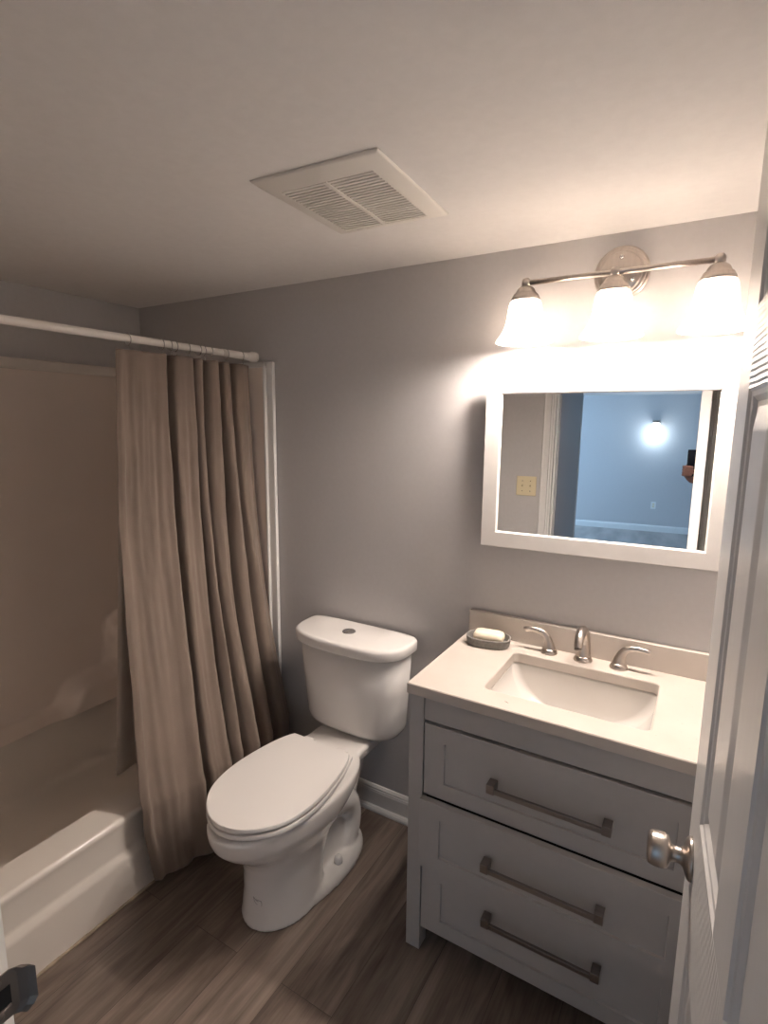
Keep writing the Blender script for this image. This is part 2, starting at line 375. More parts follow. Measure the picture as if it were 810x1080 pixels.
# ------------------------------------------------------------------ tub and surround
XA, XI, ZR = -1.334, -1.463, .306
def tub_mesh():
    bm = bmesh.new()
    y0, y1 = YF + .004, -.004
    XB = -2.228
    # outer apron profile (x, z) extruded along y, then the well
    ap = [(XA, 0), (XA, .150), (XA - .002, .165), (XA - .012, .178), (XA - .016, .190), (XA - .014, .262), (XA - .010, .282), (XA - .008, .292), (XA - .012, .301), (XA - .022, ZR)]
    n = 12
    ys = [y0, y1]
    rows = []
    prof = ap + [(XI, ZR)]
    loft(bm, [[Vector((x, y, z)) for x, z in prof] for y in ys], False, False, False)
    # rim ring and well as nested rounded rectangles
    def rr(xa, xb, ya, yb, r, z, m=8):
        out = []
        for cx, cy, a0 in ((xb - r, yb - r, 0), (xa + r, yb - r, 90), (xa + r, ya + r, 180), (xb - r, ya + r, 270)):
            for i in range(m + 1):
                a = math.radians(a0 + 90 * i / m); out.append(Vector((cx + r * math.cos(a), cy + r * math.sin(a), z)))
        return out
    rings = [rr(XB, XA - .02, y0, y1, .004, ZR - .0004), rr(XB + .07, XI + .004, y0 + .10, y1 - .10, .09, ZR - .0004), rr(XB + .078, XI - .006, y0 + .108, y1 - .108, .09, ZR - .008),
             rr(XB + .09, XI - .02, y0 + .13, y1 - .13, .10, ZR - .08), rr(XB + .12, XI - .05, y0 + .20, y1 - .18, .12, .09), rr(XB + .17, XI - .10, y0 + .27, y1 - .25, .10, .055)]
    loft(bm, rings, False, True)
    return bm
tub = tag(link('bathtub', tub_mesh(), M['tub'], None, smooth=True), 'white bathtub with a stepped apron beside the toilet', 'bathtub')
md = tub.modifiers.new('wn', 'WEIGHTED_NORMAL')
bm = bmesh.new(); tube(bm, [(XA + .002, -1.50 + .02 * i, .003 + .0012 * noise.noise(Vector((i * .35, 1, 0)))) for i in range(75)], [.0055 + .0022 * noise.noise(Vector((i * .4, 7, 0))) for i in range(75)], 8)
struct('trim_9', bm, M['caulk'], smooth=True)
ZS = 1.85
sur = empty('tub_surround', (-2.2, -.75, ZR), 'tan moulded wall surround rising above the tub', 'tub surround')
def left_panel():
    # relief over (y, z): back panel plane, stepped shelf bulging out below
    bm = bmesh.new(); X0 = XL + .002
    step = [(-1.498, .335), (-.60, .315), (-.545, .335), (-.515, .400), (-.475, .425), (-.345, .432), (-.300, .455), (-.285, .655), (-.20, .675), (-.03, .675)]
    def zl(y):
        for (a, za), (b, zb) in zip(step, step[1:]):
            if a <= y <= b: return za + (zb - za) * (y - a) / (b - a)
        return step[-1][1]
    ys = [-1.498 + i * (1.498 - .03) / 150 for i in range(151)]
    zz = [ZR + i * (ZS - .02 - ZR) / 150 for i in range(151)]
    g = []
    for y in ys:
        row = []
        for z in zz:
            # smoothed step distance
            d = min(max((z - zl(y)) / .026, -1), 1)
            best = d
            for dy in (-.03, -.015, .015, .03):
                best += min(max((z - zl(y + dy)) / .026, -1), 1)
            d = best / 5
            out = .022 + .10 * (0.5 - 0.5 * math.sin(d * PI / 2))
            row.append(bm.verts.new((X0 + out, y, z)))
        g.append(row)
    for i in range(150):
        for j in range(150): bm.faces.new((g[i][j], g[i + 1][j], g[i + 1][j + 1], g[i][j + 1]))
    return bm
link('side_panel', left_panel(), M['surround'], sur, smooth=True).location = (2.2, .75, -ZR)
def local(o): o.location = (2.2, .75, -ZR); return o
local(link('end_panel', boxes(((-2.22, -.028, ZR), (-1.412, -.004, ZS - .02))), M['surround'], sur, bevel=.004))
local(link('end_panel', boxes(((-2.22, YF + .004, ZR), (-1.412, YF + .028, ZS - .02))), M['surround'], sur, bevel=.004))
# pale flange that frames the surround: up the wall beside the curtain and along the top
local(link('flange', boxes(((-1.412, -.034, ZR), (-1.400, -.004, ZS)), ((-1.400, -.022, ZR), (-1.366, -.004, ZS)), ((-2.22, -.034, ZS - .022), (-1.400, -.004, ZS))), M['white'], sur, bevel=.004))
local(link('flange', boxes(((XL + .001, YF + .004, ZS - .045), (XL + .034, -.006, ZS))), M['tub'], sur, bevel=.010, seg=4))

# ------------------------------------------------------------------ rod, rings, curtain
ZROD, XROD = 1.873, -1.4745
rod = empty('curtain_rod', (XROD, -.75, ZROD), 'white shower curtain rod spanning wall to wall above the tub', 'curtain rod')
bm = bmesh.new(); lathe(bm, [(.0128, -.745), (.0128, .70)], 'Y', (0, 0, 0), 24); link('tube', bm, M['rod'], rod, smooth=False, bevel=.0005)
bm = bmesh.new(); lathe(bm, [(.0145, .56), (.0145, .69), (.0150, .70)], 'Y', (0, 0, 0), 24); link('sleeve', bm, M['rod'], rod, smooth=True)
for s in (1, -1):
    bm = bmesh.new(); lathe(bm, [(.0145, .690), (.0165, .692), (.0170, .712), (.0205, .716), (.0225, .722), (.0225, .742), (.0215, .746)], 'Y', (0, 0, 0), 28)
    if s < 0:
        for v in bm.verts: v.co.y *= -1
    link('end_flange', bm, M['rod'], rod, smooth=True)

TOP = [(-.648, .004), (-.632, .010), (-.610, .006), (-.585, .016), (-.555, .020), (-.525, .018), (-.500, .026), (-.478, .030), (-.466, .018), (-.470, -.012), (-.474, -.040), (-.462, -.052), (-.448, -.034), (-.440, .000), (-.432, .026), (-.412, .034), (-.388, .030), (-.366, .034),
       (-.354, .020), (-.356, -.012), (-.358, -.040), (-.346, -.046), (-.338, -.020), (-.332, .012), (-.320, .026), (-.306, .022), (-.299, .000), (-.302, -.034), (-.292, -.042), (-.282, -.014), (-.274, .018), (-.258, .032), (-.240, .030), (-.229, .014),
       (-.232, -.020), (-.230, -.044), (-.218, -.040), (-.211, -.006), (-.204, .024), (-.188, .030), (-.172, .020), (-.166, -.008), (-.167, -.034), (-.154, -.040), (-.145, -.012), (-.136, .020), (-.115, .028), (-.090, .020), (-.068, .010), (-.050, .004)]
LEFT = [(1.84, -.648), (1.49, -.667), (.986, -.708), (.705, -.736), (.364, -.787), (.245, -.785), (.097, -.766), (.0, -.750)]
RIGHT = [(1.84, -.050), (1.0, -.044), (.5, -.044), (.0, -.075)]
def tab(T, z):
    for (z1, v1), (z0, v0) in zip(T, T[1:]):
        if z0 <= z <= z1: return v0 + (v1 - v0) * (z - z0) / (z1 - z0)
    return T[-1][1]
def curtain_mesh(path, zt, zb, xtop, xrim, zrim, xlow, nz, clearance, wob=1.0):
    bm = bmesh.new(); n = len(path)
    top = cr([(y, o, 0) for y, o in path], 7); N = len(top)
    ya, yb = path[0][0], path[-1][0]
    g = []
    for k in range(nz + 1):
        t = k / nz; z = zt + (zb - zt) * t
        q = min(1, max(0, (zt - z) / (zt - zrim)))
        xb = xtop + (xrim - xtop) * q ** 2.4
        l_, r_ = tab(LEFT, z), tab(RIGHT, z); row = []
        for i, a in enumerate(top):
            f = (a.x - ya) / (yb - ya); ends = min(1, f * 9, (1 - f) * 9)
            # folds drift sideways and open out on the way down
            f2 = f + ends * min(1, t * 2.2) * (.026 * noise.noise(Vector((f * 5.0, t * 1.5, 3.1))) + .012 * noise.noise(Vector((f * 14.0, t * 3.0, 8.3))))
            y = l_ + (r_ - l_) * f2
            amp = (1 + .75 * t) * (1 + .55 * noise.noise(Vector((f * 9, t * 1.8, 5.5))) * min(1, t * 4))
            off = a.y * amp
            off += .016 * min(1, t * 3) * noise.noise(Vector((f * 7, t * 2.4, 9.4)))
            # soft creases: mostly upright, plus a few fold lines from the packet
            off += .0045 * wob * noise.noise(Vector((f * 45, z * 3.5, 1.7))) * min(1, t * 8)
            off += .0022 * wob * noise.noise(Vector((f * 30, z * 16, 4.7))) * min(1, t * 8)
            x = xb + off
            lo = clearance(z)
            if lo > -5: x = max(x, lo + .006 * (1 + noise.noise(Vector((f * 12, z * 6, 2)))))
            if z > 1.80: y += .0
            row.append(bm.verts.new((x, min(y, -.038), z)))
        g.append(row)
    for k in range(nz):
        for i in range(N - 1): bm.faces.new((g[k][i], g[k][i + 1], g[k + 1][i + 1], g[k + 1][i]))
    return bm
def lim(z):
    if z < .34: return XA + .006
    if z < .50: return XA + .006 - (z - .34) * .9
    return -9
cur = tag(link('shower_curtain', curtain_mesh(TOP, 1.835, .045, XROD, XA + .045, .33, XA + .048, 150, lim), M['curtain'], None, smooth=True),
          'brown linen shower curtain bunched along the rod toward the back wall', 'shower curtain')
md = cur.modifiers.new('sol', 'SOLIDIFY'); md.thickness = .0016; md.offset = 0
# inner liner, its edge showing just left of the curtain low down
def liner_mesh():
    bm = bmesh.new(); g = []
    zs = [1.832 - i * (1.832 - .312) / 60 for i in range(61)]
    for z in zs:
        t = (1.832 - z) / 1.5; row = []
        for i in range(31):
            f = i / 30; y = -.575 - .125 * t + f * (.49 + .09 * t); x = XROD - .088 + .056 * min(f * 12, 1) * 0 + t * .002 + .010 * math.sin(f * 32 + t) * min(1, f * 6)
            row.append(bm.verts.new((x + .004, y, z)))
        g.append(row)
    for a, b in zip(g, g[1:]):
        for i in range(30): bm.faces.new((a[i], a[i + 1], b[i + 1], b[i]))
    return bm
ln = tag(link('curtain_liner', liner_mesh(), M['liner'], None, smooth=True), 'pale liner sheet hanging behind the brown shower curtain, edge over the tub rim', 'curtain liner')
ln.modifiers.new('sol', 'SOLIDIFY').thickness = .0012

def ring_mesh():
    bm = bmesh.new()
    tube(bm, [(.0185 * math.cos(a), 0, .0185 * math.sin(a) - .004) for a in [2 * PI * i / 28 for i in range(29)]], .0016, 8); return bm
def hook_mesh():
    bm = bmesh.new(); a = cr([(.004, 0, -.022), (.009, .001, -.031), (.006, .002, -.043), (-.003, .001, -.047), (-.008, 0, -.040)], 6); tube(bm, a, .0013, 8); return bm
ring_y = [-.600, -.469, -.434, -.414, -.355, -.307, -.284, -.247, -.170, -.085]
ordn = ['nearest the open end of the bunched brown curtain', 'second from the open end of the curtain', 'third from the open end of the curtain', 'fourth from the open end of the curtain', 'fifth from the open end of the curtain',
        'fifth from the back wall flange', 'fourth from the back wall flange', 'third from the back wall flange', 'second from the back wall flange', 'closest to the back wall flange']
ring0 = None
for i, y in enumerate(ring_y):
    lab = 'metal curtain ring on the white rod, ' + ordn[i]
    if ring0 is None:
        ring0 = empty('curtain_ring', (XROD, y, ZROD), lab, 'curtain ring', 'curtain rings on the rod')
        link('ring', ring_mesh(), M['chrome'], ring0, smooth=True); link('hook', hook_mesh(), M['chrome'], ring0, smooth=True)
        kids = list(ring0.children)
    else:
        r = ring0.copy(); COL.objects.link(r); r.location = (XROD, y, ZROD); r['label'] = lab; r.rotation_euler = (0, 0, random.uniform(-.25, .25))
        for ch in kids:
            c = ch.copy(); COL.objects.link(c); c.parent = r

# ------------------------------------------------------------------ toilet
TX = -.909
toilet = empty('toilet', (TX, -.42, 0), 'white two piece toilet with closed lid between tub and vanity', 'toilet')
TL = Vector((0, .42, 0))                    # local = world + TL with x relative to TX
HALF = [(-.262, .140), (-.30, .150), (-.36, .166), (-.43, .181), (-.50, .190), (-.57, .191), (-.63, .181), (-.69, .159), (-.735, .126), (-.768, .085), (-.788, .043)]
def egg(z, front, back, hw, n=56, power=2.0, squareback=0.0):
    """plan outline: half ellipse toward the front, squarer toward the back"""
    out = []; yc = back + (front - back) * .42
    for i in range(n):
        a = 2 * PI * i / n; c, s = math.cos(a), math.sin(a)
        if s < 0: y = yc + (yc - front) * s; pw = 1.0
        else: y = yc + (back - yc) * (abs(s) ** (1 - squareback)); pw = 1.0 - squareback
        x = hw * math.copysign(abs(c) ** pw, c)
        out.append(Vector((x, y + .42, z)))
    return out
def bowl_mesh():
    bm = bmesh.new()
    # bowl flowing down into the front pedestal
    secs = [(.000, -.690, -.40, .124), (.006, -.692, -.40, .125), (.03, -.688, -.40, .120), (.10, -.680, -.40, .115), (.17, -.680, -.38, .117), (.215, -.688, -.36, .124),
            (.245, -.702, -.33, .134), (.270, -.724, -.31, .147), (.295, -.754, -.28, .160), (.320, -.782, -.25, .173), (.345, -.802, -.22, .181), (.375, -.813, -.19, .185), (.400, -.814, -.19, .186), (.406, -.809, -.19, .182)]
    loft(bm, [egg(z, f, b, h, 56, squareback=.25 if z < .28 else .10) for z, f, b, h in secs])
    # rear deck carrying the tank
    def rrect(z, x, ya, yb, r=.03, m=6):
        out = []
        for cx, cy, a0 in ((x - r, yb - r, 0), (-x + r, yb - r, 90), (-x + r, ya + r, 180), (x - r, ya + r, 270)):
            for i in range(m + 1):
                a = math.radians(a0 + 90 * i / m); out.append(Vector((cx + r * math.cos(a), cy + r * math.sin(a) + .42, z)))
        return out
    loft(bm, [rrect(.335, .085, -.40, -.05), rrect(.362, .115, -.42, -.035), rrect(.402, .122, -.42, -.030), rrect(.408, .118, -.42, -.034)])
    # trapway body and low foot flange
    loft(bm, [rrect(.0, .080, -.50, -.155, .04), rrect(.12, .072, -.50, -.165, .04), (rrect(.20, .066, -.50, -.15, .04)), rrect(.30, .070, -.48, -.10, .04), rrect(.36, .085, -.45, -.06, .04)])
    loft(bm, [egg(0, -.66, -.140, .147, 56, squareback=.15), egg(.024, -.66, -.142, .146, 56, squareback=.15), egg(.036, -.65, -.155, .134, 56, squareback=.15)])
    # trapway bulge on both sides
    for s in (1, -1):
        a, r = tubes_r([(s * .045, -.50 + .42, .20, .05), (s * .058, -.42 + .42, .235, .052), (s * .058, -.32 + .42, .24, .055), (s * .055, -.24 + .42, .19, .052), (s * .055, -.22 + .42, .11, .05), (s * .055, -.25 + .42, .03, .05)])
        tube(bm, a, r, 20)
    return bm
b = link('bowl', bowl_mesh(), M['china'], toilet)
md = b.modifiers.new('rm', 'REMESH'); md.mode = 'VOXEL'; md.voxel_size = .006; md.use_smooth_shade = True
md = b.modifiers.new('sm', 'SMOOTH'); md.factor = .5; md.iterations = 14
def lid_outline(grow, z, back=-.300):
    hp = [(back, .0)] + [(y, x + grow) for y, x in [(back - .001, .126), (-.35, .143), (-.41, .160), (-.49, .173), (-.56, .177), (-.63, .171), (-.69, .153), (-.735, .124), (-.772, .084), (-.793, .042)]] + [(-.801 - grow, 0)]
    right = cr([(x, y, 0) for y, x in hp[1:]], 6)
    r = [Vector((p.x, p.y + .42, z)) for p in right]
    l = [Vector((-p.x, p.y, p.z)) for p in reversed(r[:-1])]
    return r + l
def plate(z0, z1, grow, edge, back, dome=0):
    bm = bmesh.new()
    def sc(g, z): return lid_outline(grow - g, z, back)
    loft(bm, [sc(edge, z0), sc(0, z0 + edge * .7), sc(0, z1 - edge), sc(edge * .35, z1 - edge * .3), sc(edge, z1)]); return bm
link('seat', plate(.4125, .4285, .001, .005, -.296), M['seat'], toilet, smooth=False, bevel=.001)
link('lid', plate(.4325, .4500, 0, .006, -.316), M['seat'], toilet, smooth=False, bevel=.001)
for s in (1, -1):
    link('seat_hinge', boxes(((s * .075 - .022, -.310 + .42, .407), (s * .075 + .022, -.280 + .42, .432))), M['seat'], toilet, bevel=.006, seg=3)
def tank_outline(z, hw, back, front, n=72, e=2.7):
    out = []
    for i in range(n):
        a = 2 * PI * i / n; c, s = math.cos(a), math.sin(a)
        x = hw * math.copysign(abs(c) ** (2 / e), c)
        d = front - back; yc = back + d * .30
        if s < 0: y = yc + (front - yc) * abs(s) ** (2 / 3.0)
        else: y = yc + (back - yc) * abs(s) ** (2 / 6)
        if s >= 0: x = hw * math.copysign(abs(c) ** (2 / 7), c)
        else: x = hw * math.copysign(abs(c) ** (2 / 3.0), c)
        out.append(Vector((x, y + .42, z)))
    return out
bm = bmesh.new()
loft(bm, [tank_outline(z, h, -.025, f) for z, h, f in [(.412, .168, -.150), (.415, .184, -.166), (.424, .198, -.181), (.44, .206, -.190), (.46, .209, -.194), (.60, .219, -.204), (.765, .230, -.214)]])
link('tank', bm, M['china'], toilet, smooth=True)
bm = bmesh.new()
loft(bm, [tank_outline(z, h, -.016, f) for z, h, f in [(.760, .240, -.224), (.7605, .246, -.230), (.764, .248, -.233), (.792, .249, -.234), (.799, .247, -.232), (.803, .242, -.227), (.8045, .236, -.220), (.805, .15, -.16)]])
link('tank_lid', bm, M['china'], toilet, smooth=True)
btn = bmesh.new(); lathe(btn, [(.026, .803), (.026, .8075), (.0245, .809), (.0225, .8085), (.0, .8085)], 'Z', (-.012, -.115 + .42, 0), 36)
fb = link('flush_button', btn, M['chrome'], toilet, smooth=True)
link('button_half', boxes(((-.012 - .0008, -.115 + .42 - .021, .8086), (-.012 + .0008, -.115 + .42 + .021, .8094))), M['bronze'], fb)
for s in (1, -1):
    bm = bmesh.new(); lathe(bm, [(.0155, .034), (.0155, .046), (.0135, .056), (.009, .062), (.003, .0645), (0, .065)], 'Z', (s * .104, -.355 + .42, 0), 24); link('bolt_cap', bm, M['china'], toilet, smooth=True)

# faint maker's mark pressed into the front of the pedestal
def pm(u, w):
    x = -.894 + u * .0033; z = .1036 - w * .0034 + u * .0008
    y = -.6783 + (max(0, x + .894) * .27 if x > -.894 else (x + .894) * .08)
    return (x - TX, y + .42 - .0004, z)
bm = bmesh.new()
for st in ([(-2.6, -4), (-2.4, -1.5), (-1.2, 1.2), (.6, 3.2), (1.6, 3.6)], [(-2.6, -3.4), (-.5, -1.6), (2.6, -.4), (5.4, .6)], [(5.4, .6), (5.8, 2.6), (5.7, 5.4)], [(-.6, -1.2), (1.8, .6), (2.6, 1.0)]):
    tube(bm, cr([pm(*q) for q in st], 5), .0011, 8)
link('pressed_mark', bm, M['mark'], toilet, smooth=True)

# ------------------------------------------------------------------ vanity
VX0, VX1, VYF, ZT = -.471, .349, -.481, .870
LX0, LX1, VF = -.465, .343, -.471
van = empty('vanity_cabinet', (-.06, -.24, 0), 'grey shaker vanity cabinet with three wide drawers under the stone top', 'vanity cabinet')
VL = Vector((.06, .24, 0))
def V(o): o.location = VL; return o
V(link('carcass', boxes(((LX0 + .046, -.44, .095), (LX1 - .046, -.428, .80)), ((LX0 + .02, -.43, .095), (LX1 - .02, -.03, .113)), ((LX0 + .02, -.036, .095), (LX1 - .02, -.024, .835))), M['dark'], van))
for x in (LX0, LX1 - .018):
    V(link('side_panel', boxes(((x, -.43, .095), (x + .018, -.024, .8365))), M['vanity'], van))
for x in (LX0, LX1 - .046):
    for y in (VF, -.070):
        V(link('leg', boxes(((x, y, 0), (x + .046, y + .046, .8375))), M['vanity'], van, bevel=.0015))
V(link('top_rail', boxes(((LX0 + .048, VF + .002, .7665), (LX1 - .048, VF + .024, .8375))), M['vanity'], van, bevel=.001))
def shaker(x0, x1, z0, z1, yf, st=.062, sr=.048):
    bm = bmesh.new(); d = .007; bk = yf + .020
    O = [(x0, z0), (x1, z0), (x1, z1), (x0, z1)]; I = [(x0 + st, z0 + sr), (x1 - st, z0 + sr), (x1 - st, z1 - sr), (x0 + st, z1 - sr)]
    c = .0015
    J = [(x0 + st + c, z0 + sr + c), (x1 - st - c, z0 + sr + c), (x1 - st - c, z1 - sr - c), (x0 + st + c, z1 - sr - c)]
    ro = [[Vector((x, bk, z)) for x, z in O], [Vector((x, yf + .0012, z)) for x, z in O], [Vector((x + (.0012 if x == x0 else -.0012), yf, z + (.0012 if z == z0 else -.0012))) for x, z in O], [Vector((x, yf, z)) for x, z in I], [Vector((x, yf + d, z)) for x, z in J]]
    loft(bm, ro); return bm
def pull(x0, x1, zc, yf, par):
    bm = boxes(((x0 + .004, yf - .030, zc - .007), (x1 - .004, yf - .021, zc + .006)))
    h = V0(link('handle', bm, M['pull'], par, bevel=.001))
    for x in (x0, x1 - .020):
        bm = boxes(((x, yf - .033, zc - .008), (x + .022, yf, zc + .018)))
        link('post', bm, M['pull'], h, bevel=.0015)
def V0(o): return o
for zb, zt, yf, zh in ((.536, .757, VF, .640), (.316, .533, VF - .024, .420), (.085, .311, VF, .229)):
    d = V(link('drawer', shaker(LX0 + .050, LX1 - .050, zb, zt, yf), M['vanity'], van))
    if yf < VF:
        link('drawer_box', boxes(((LX0 + .065, yf + .02, zb + .02), (LX1 - .065, -.445, zt - .03))), M['vanity'], d)
    pull(-.216, .094, zh, yf, d)

# worktop with sink cut-out: outline loft with a hole
ct = empty('vanity_worktop', (-.06, -.24, ZT), 'speckled cream stone worktop with backsplash on the grey vanity', 'worktop')
SX0, SX1, SY0, SY1 = -.272, .152, -.395, -.108
def rrc(xa, xb, ya, yb, r, z, m=6):
    out = []
    for cx, cy, a0 in ((xb - r, yb - r, 0), (xa + r, yb - r, 90), (xa + r, ya + r, 180), (xb - r, ya + r, 270)):
        for i in range(m + 1):
            a = math.radians(a0 + 90 * i / m); out.append(Vector((cx + r * math.cos(a), cy + r * math.sin(a), z)))
    return out
def slab():
    bm = bmesh.new(); zb, zt = ZT - .0315, ZT; e = .0025
    O = (VX0, VX1, VYF, -.002)
    rings = [rrc(SX0, SX1, SY0, SY1, .018, zb), rrc(SX0, SX1, SY0, SY1, .018, zt - .004), rrc(SX0 - .0012, SX1 + .0012, SY0 - .0012, SY1 + .0012, .019, zt - .0012), rrc(SX0 - .004, SX1 + .004, SY0 - .004, SY1 + .004, .02, zt),
             rrc(O[0] + e, O[1] - e, O[2] + e, O[3], .004, zt), rrc(O[0], O[1], O[2], O[3], .004, zt - e), rrc(O[0], O[1], O[2], O[3], .004, zb + .001), rrc(O[0] + .001, O[1] - .001, O[2] + .001, O[3], .004, zb), rrc(SX0, SX1, SY0, SY1, .018, zb)]
    loft(bm, rings, False, False); bmesh.ops.remove_doubles(bm, verts=bm.verts[:], dist=1e-5); return bm
def W(o): o.location = (.06, .24, -ZT); return o
W(link('slab', slab(), M['counter'], ct))
W(link('backsplash', boxes(((VX0 + .003, -.0215, ZT - .0005), (VX1 - .003, -.002, .951))), M['counter'], ct, bevel=.002))
bm = bmesh.new(); tube(bm, [(-.196 + .012 * t, -.437 - .006 * t, ZT + .0002) for t in (0, .3, .6, 1)], [.0004, .0011, .0013, .0004], 6, .4)
W(link('chip', bm, M['bronze'], ct))

def basin():
    bm = bmesh.new(); g = .003; n = 40; nz = 26
    x0, x1, y0, y1, zt = SX0 - g, SX1 + g, SY0 - g, SY1 + g, ZT - .0318; D = .125
    # trough profile along x: straight slope from the left and right ends curving into the floor
    rings = []
    for k in range(nz + 1):
        t = k / nz
        z = zt - D * (1 - (1 - t) ** 2.2)
        inx = .155 * (t ** 1.6); iny = .030 * t + .035 * t ** 4
        rings.append(rrc(x0 + inx, x1 - inx, y0 + iny, y1 - iny * .8, .022 + .03 * t, z, 8))
    loft(bm, rings, False, True); 
    lip = [rrc(x0, x1, y0, y1, .022, zt, 8), rrc(x0 - .02, x1 + .02, y0 - .02, y1 + .02, .03, zt, 8), rrc(x0 - .02, x1 + .02, y0 - .02, y1 + .02, .03, zt - .01, 8),
           rrc(x0 + .05, x1 - .05, y0 + .0, y1 - .0, .04, zt - .11, 8), rrc(x0 + .14, x1 - .14, y0 + .04, y1 - .04, .04, zt - .135, 8)]
    loft(bm, lip, False, True)
    bmesh.ops.remove_doubles(bm, verts=bm.verts[:], dist=1e-5); return bm
sk = tag(link('sink', basin(), M['sink'], None, smooth=True), 'white rectangular basin set under the stone worktop', 'sink')
sk.modifiers.new('wn', 'WEIGHTED_NORMAL')
bm = bmesh.new(); lathe(bm, [(.0, .0), (.0225, 0), (.0225, .003), (.019, .0035), (.017, .001), (.0, .001)], 'Z', (-.06, -.25, ZT - .0318 - .1248), 28); link('drain', bm, M['nickel'], sk, smooth=True)

# faucet, three pieces on an eight inch spread
fa = empty('faucet', (-.070, -.055, ZT), 'brushed nickel widespread faucet with two curved lever handles behind the basin', 'faucet')
def base_ring(bm, x, r=.026):
    lathe(bm, [(r, .0002), (r, .004), (r * .96, .006), (r * .90, .0075), (r * .90, .010), (r * .84, .013), (r * .78, .016)], 'Z', (x, 0, 0), 32)
bm = bmesh.new(); base_ring(bm, 0, .0285)
a, r = tubes_r([(0, 0, .012, .0225), (0, .002, .035, .0200), (0, .003, .060, .0182), (0, -.004, .084, .0170), (0, -.022, .103, .0158), (0, -.047, .109, .0148), (0, -.072, .101, .0138), (0, -.088, .086, .0130), (0, -.093, .074, .0124)])
tube(bm, a, r, 24); link('spout', bm, M['nickel'], fa, smooth=True)
bm = bmesh.new(); lathe(bm, [(.0105, .0), (.0108, -.006), (.008, -.007)], 'Z', (0, -.094, .073), 20); link('aerator', bm, M['bronze'], fa, smooth=True)
for s in (-1, 1):
    bm = bmesh.new(); base_ring(bm, s * .105)
    a, r = tubes_r([(s * .105, 0, .012, .0205), (s * .107, 0, .028, .0165), (s * .112, -.001, .046, .0125), (s * .122, -.002, .060, .0105), (s * .140, -.003, .0685, .0092), (s * .162, -.004, .0705, .0085), (s * .182, -.005, .068, .0080), (s * .190, -.005, .0665, .0045)])
    tube(bm, a, r, 20, .85); link('lever_handle', bm, M['nickel'], fa, smooth=True)

# soap dish and soap
def oval(z, a, b, n=48, e=2.6):
    return [Vector((a * math.copysign(abs(math.cos(2 * PI * i / n)) ** (2 / e), math.cos(2 * PI * i / n)), b * math.copysign(abs(math.sin(2 * PI * i / n)) ** (2 / e), math.sin(2 * PI * i / n)), z)) for i in range(n)]
bm = bmesh.new(); loft(bm, [oval(.0, .066, .042), oval(.003, .070, .046), (oval(.028, .074, .049)), oval(.030, .0725, .0475), oval(.030, .069, .044), oval(.028, .068, .043), oval(.010, .063, .038)])
sd = tag(link('soap_dish', bm, M['dish'], None, smooth=False, bevel=.0008), 'oval grey stone soap dish on the left end of the worktop', 'soap dish')
sd.location = (-.368, -.093, ZT + .0002); sd.rotation_euler = (0, 0, math.radians(10))
bm = bmesh.new()
def rbar(z, a, b): return oval(z, a, b, 48, 5)
loft(bm, [rbar(0, .040, .021), rbar(.003, .046, .025), rbar(.011, .050, .029), rbar(.022, .050, .029), rbar(.031, .046, .025), rbar(.035, .038, .018)])
so = tag(link('soap_bar', bm, M['soap'], None, smooth=True), 'cream bar of soap lying in the grey stone dish', 'soap')
so.location = (-.366, -.094, ZT + .0125); so.rotation_euler = (0, 0, math.radians(6))

# ------------------------------------------------------------------ mirror
M0 = Vector((-.07, -.035, 1.475))
my, mt = math.radians(2.724), math.radians(-.499)
nrm = Vector((math.sin(my) * math.cos(mt), -math.cos(my) * math.cos(mt), -math.sin(mt)))
ex = Vector((0, 0, 1)).cross(nrm).normalized() * -1
if ex.x < 0: ex = -ex
ez = nrm.cross(ex); 
if ez.z < 0: ez = -ez
mir = empty('wall_mirror', (0, 0, 0), 'wide mirror in a flat pale frame on the wall above the vanity', 'mirror')
mir.matrix_world = Matrix(((ex.x, -nrm.x, ez.x, M0.x), (ex.y, -nrm.y, ez.y, M0.y), (ex.z, -nrm.z, ez.z, M0.z), (0, 0, 0, 1)))
def frame_mesh():
    bm = bmesh.new()
    def rc(hx, hz, y): return [Vector((-hx, y, -hz)), Vector((hx, y, -hz)), Vector((hx, y, hz)), Vector((-hx, y, hz))]
    ox, oz, ix, iz = .352, .275, .2985, .2215
    loft(bm, [rc(ix, iz, .0015), rc(ix, iz, -.0005), rc(ix + .004, iz + .004, -.0075), rc(ix + .006, iz + .006, -.008), rc(ox - .002, oz - .002, -.008), rc(ox, oz, -.006), rc(ox, oz, .0135), rc(ix, iz, .0135)], False, False)
    bmesh.ops.remove_doubles(bm, verts=bm.verts[:], dist=1e-6); return bm
link('mirror_frame', frame_mesh(), M['frame'], mir)
link('mirror_glass', boxes(((-.3005, .0, -.2235), (.3005, .004, .2235))), M['mirror'], mir)
# backing box, parallel to the frame, reaching back to the wall
link('mirror_back', boxes(((-.330, .0137, -.255), (.250, .0165, .255))), M['dark'], mir)

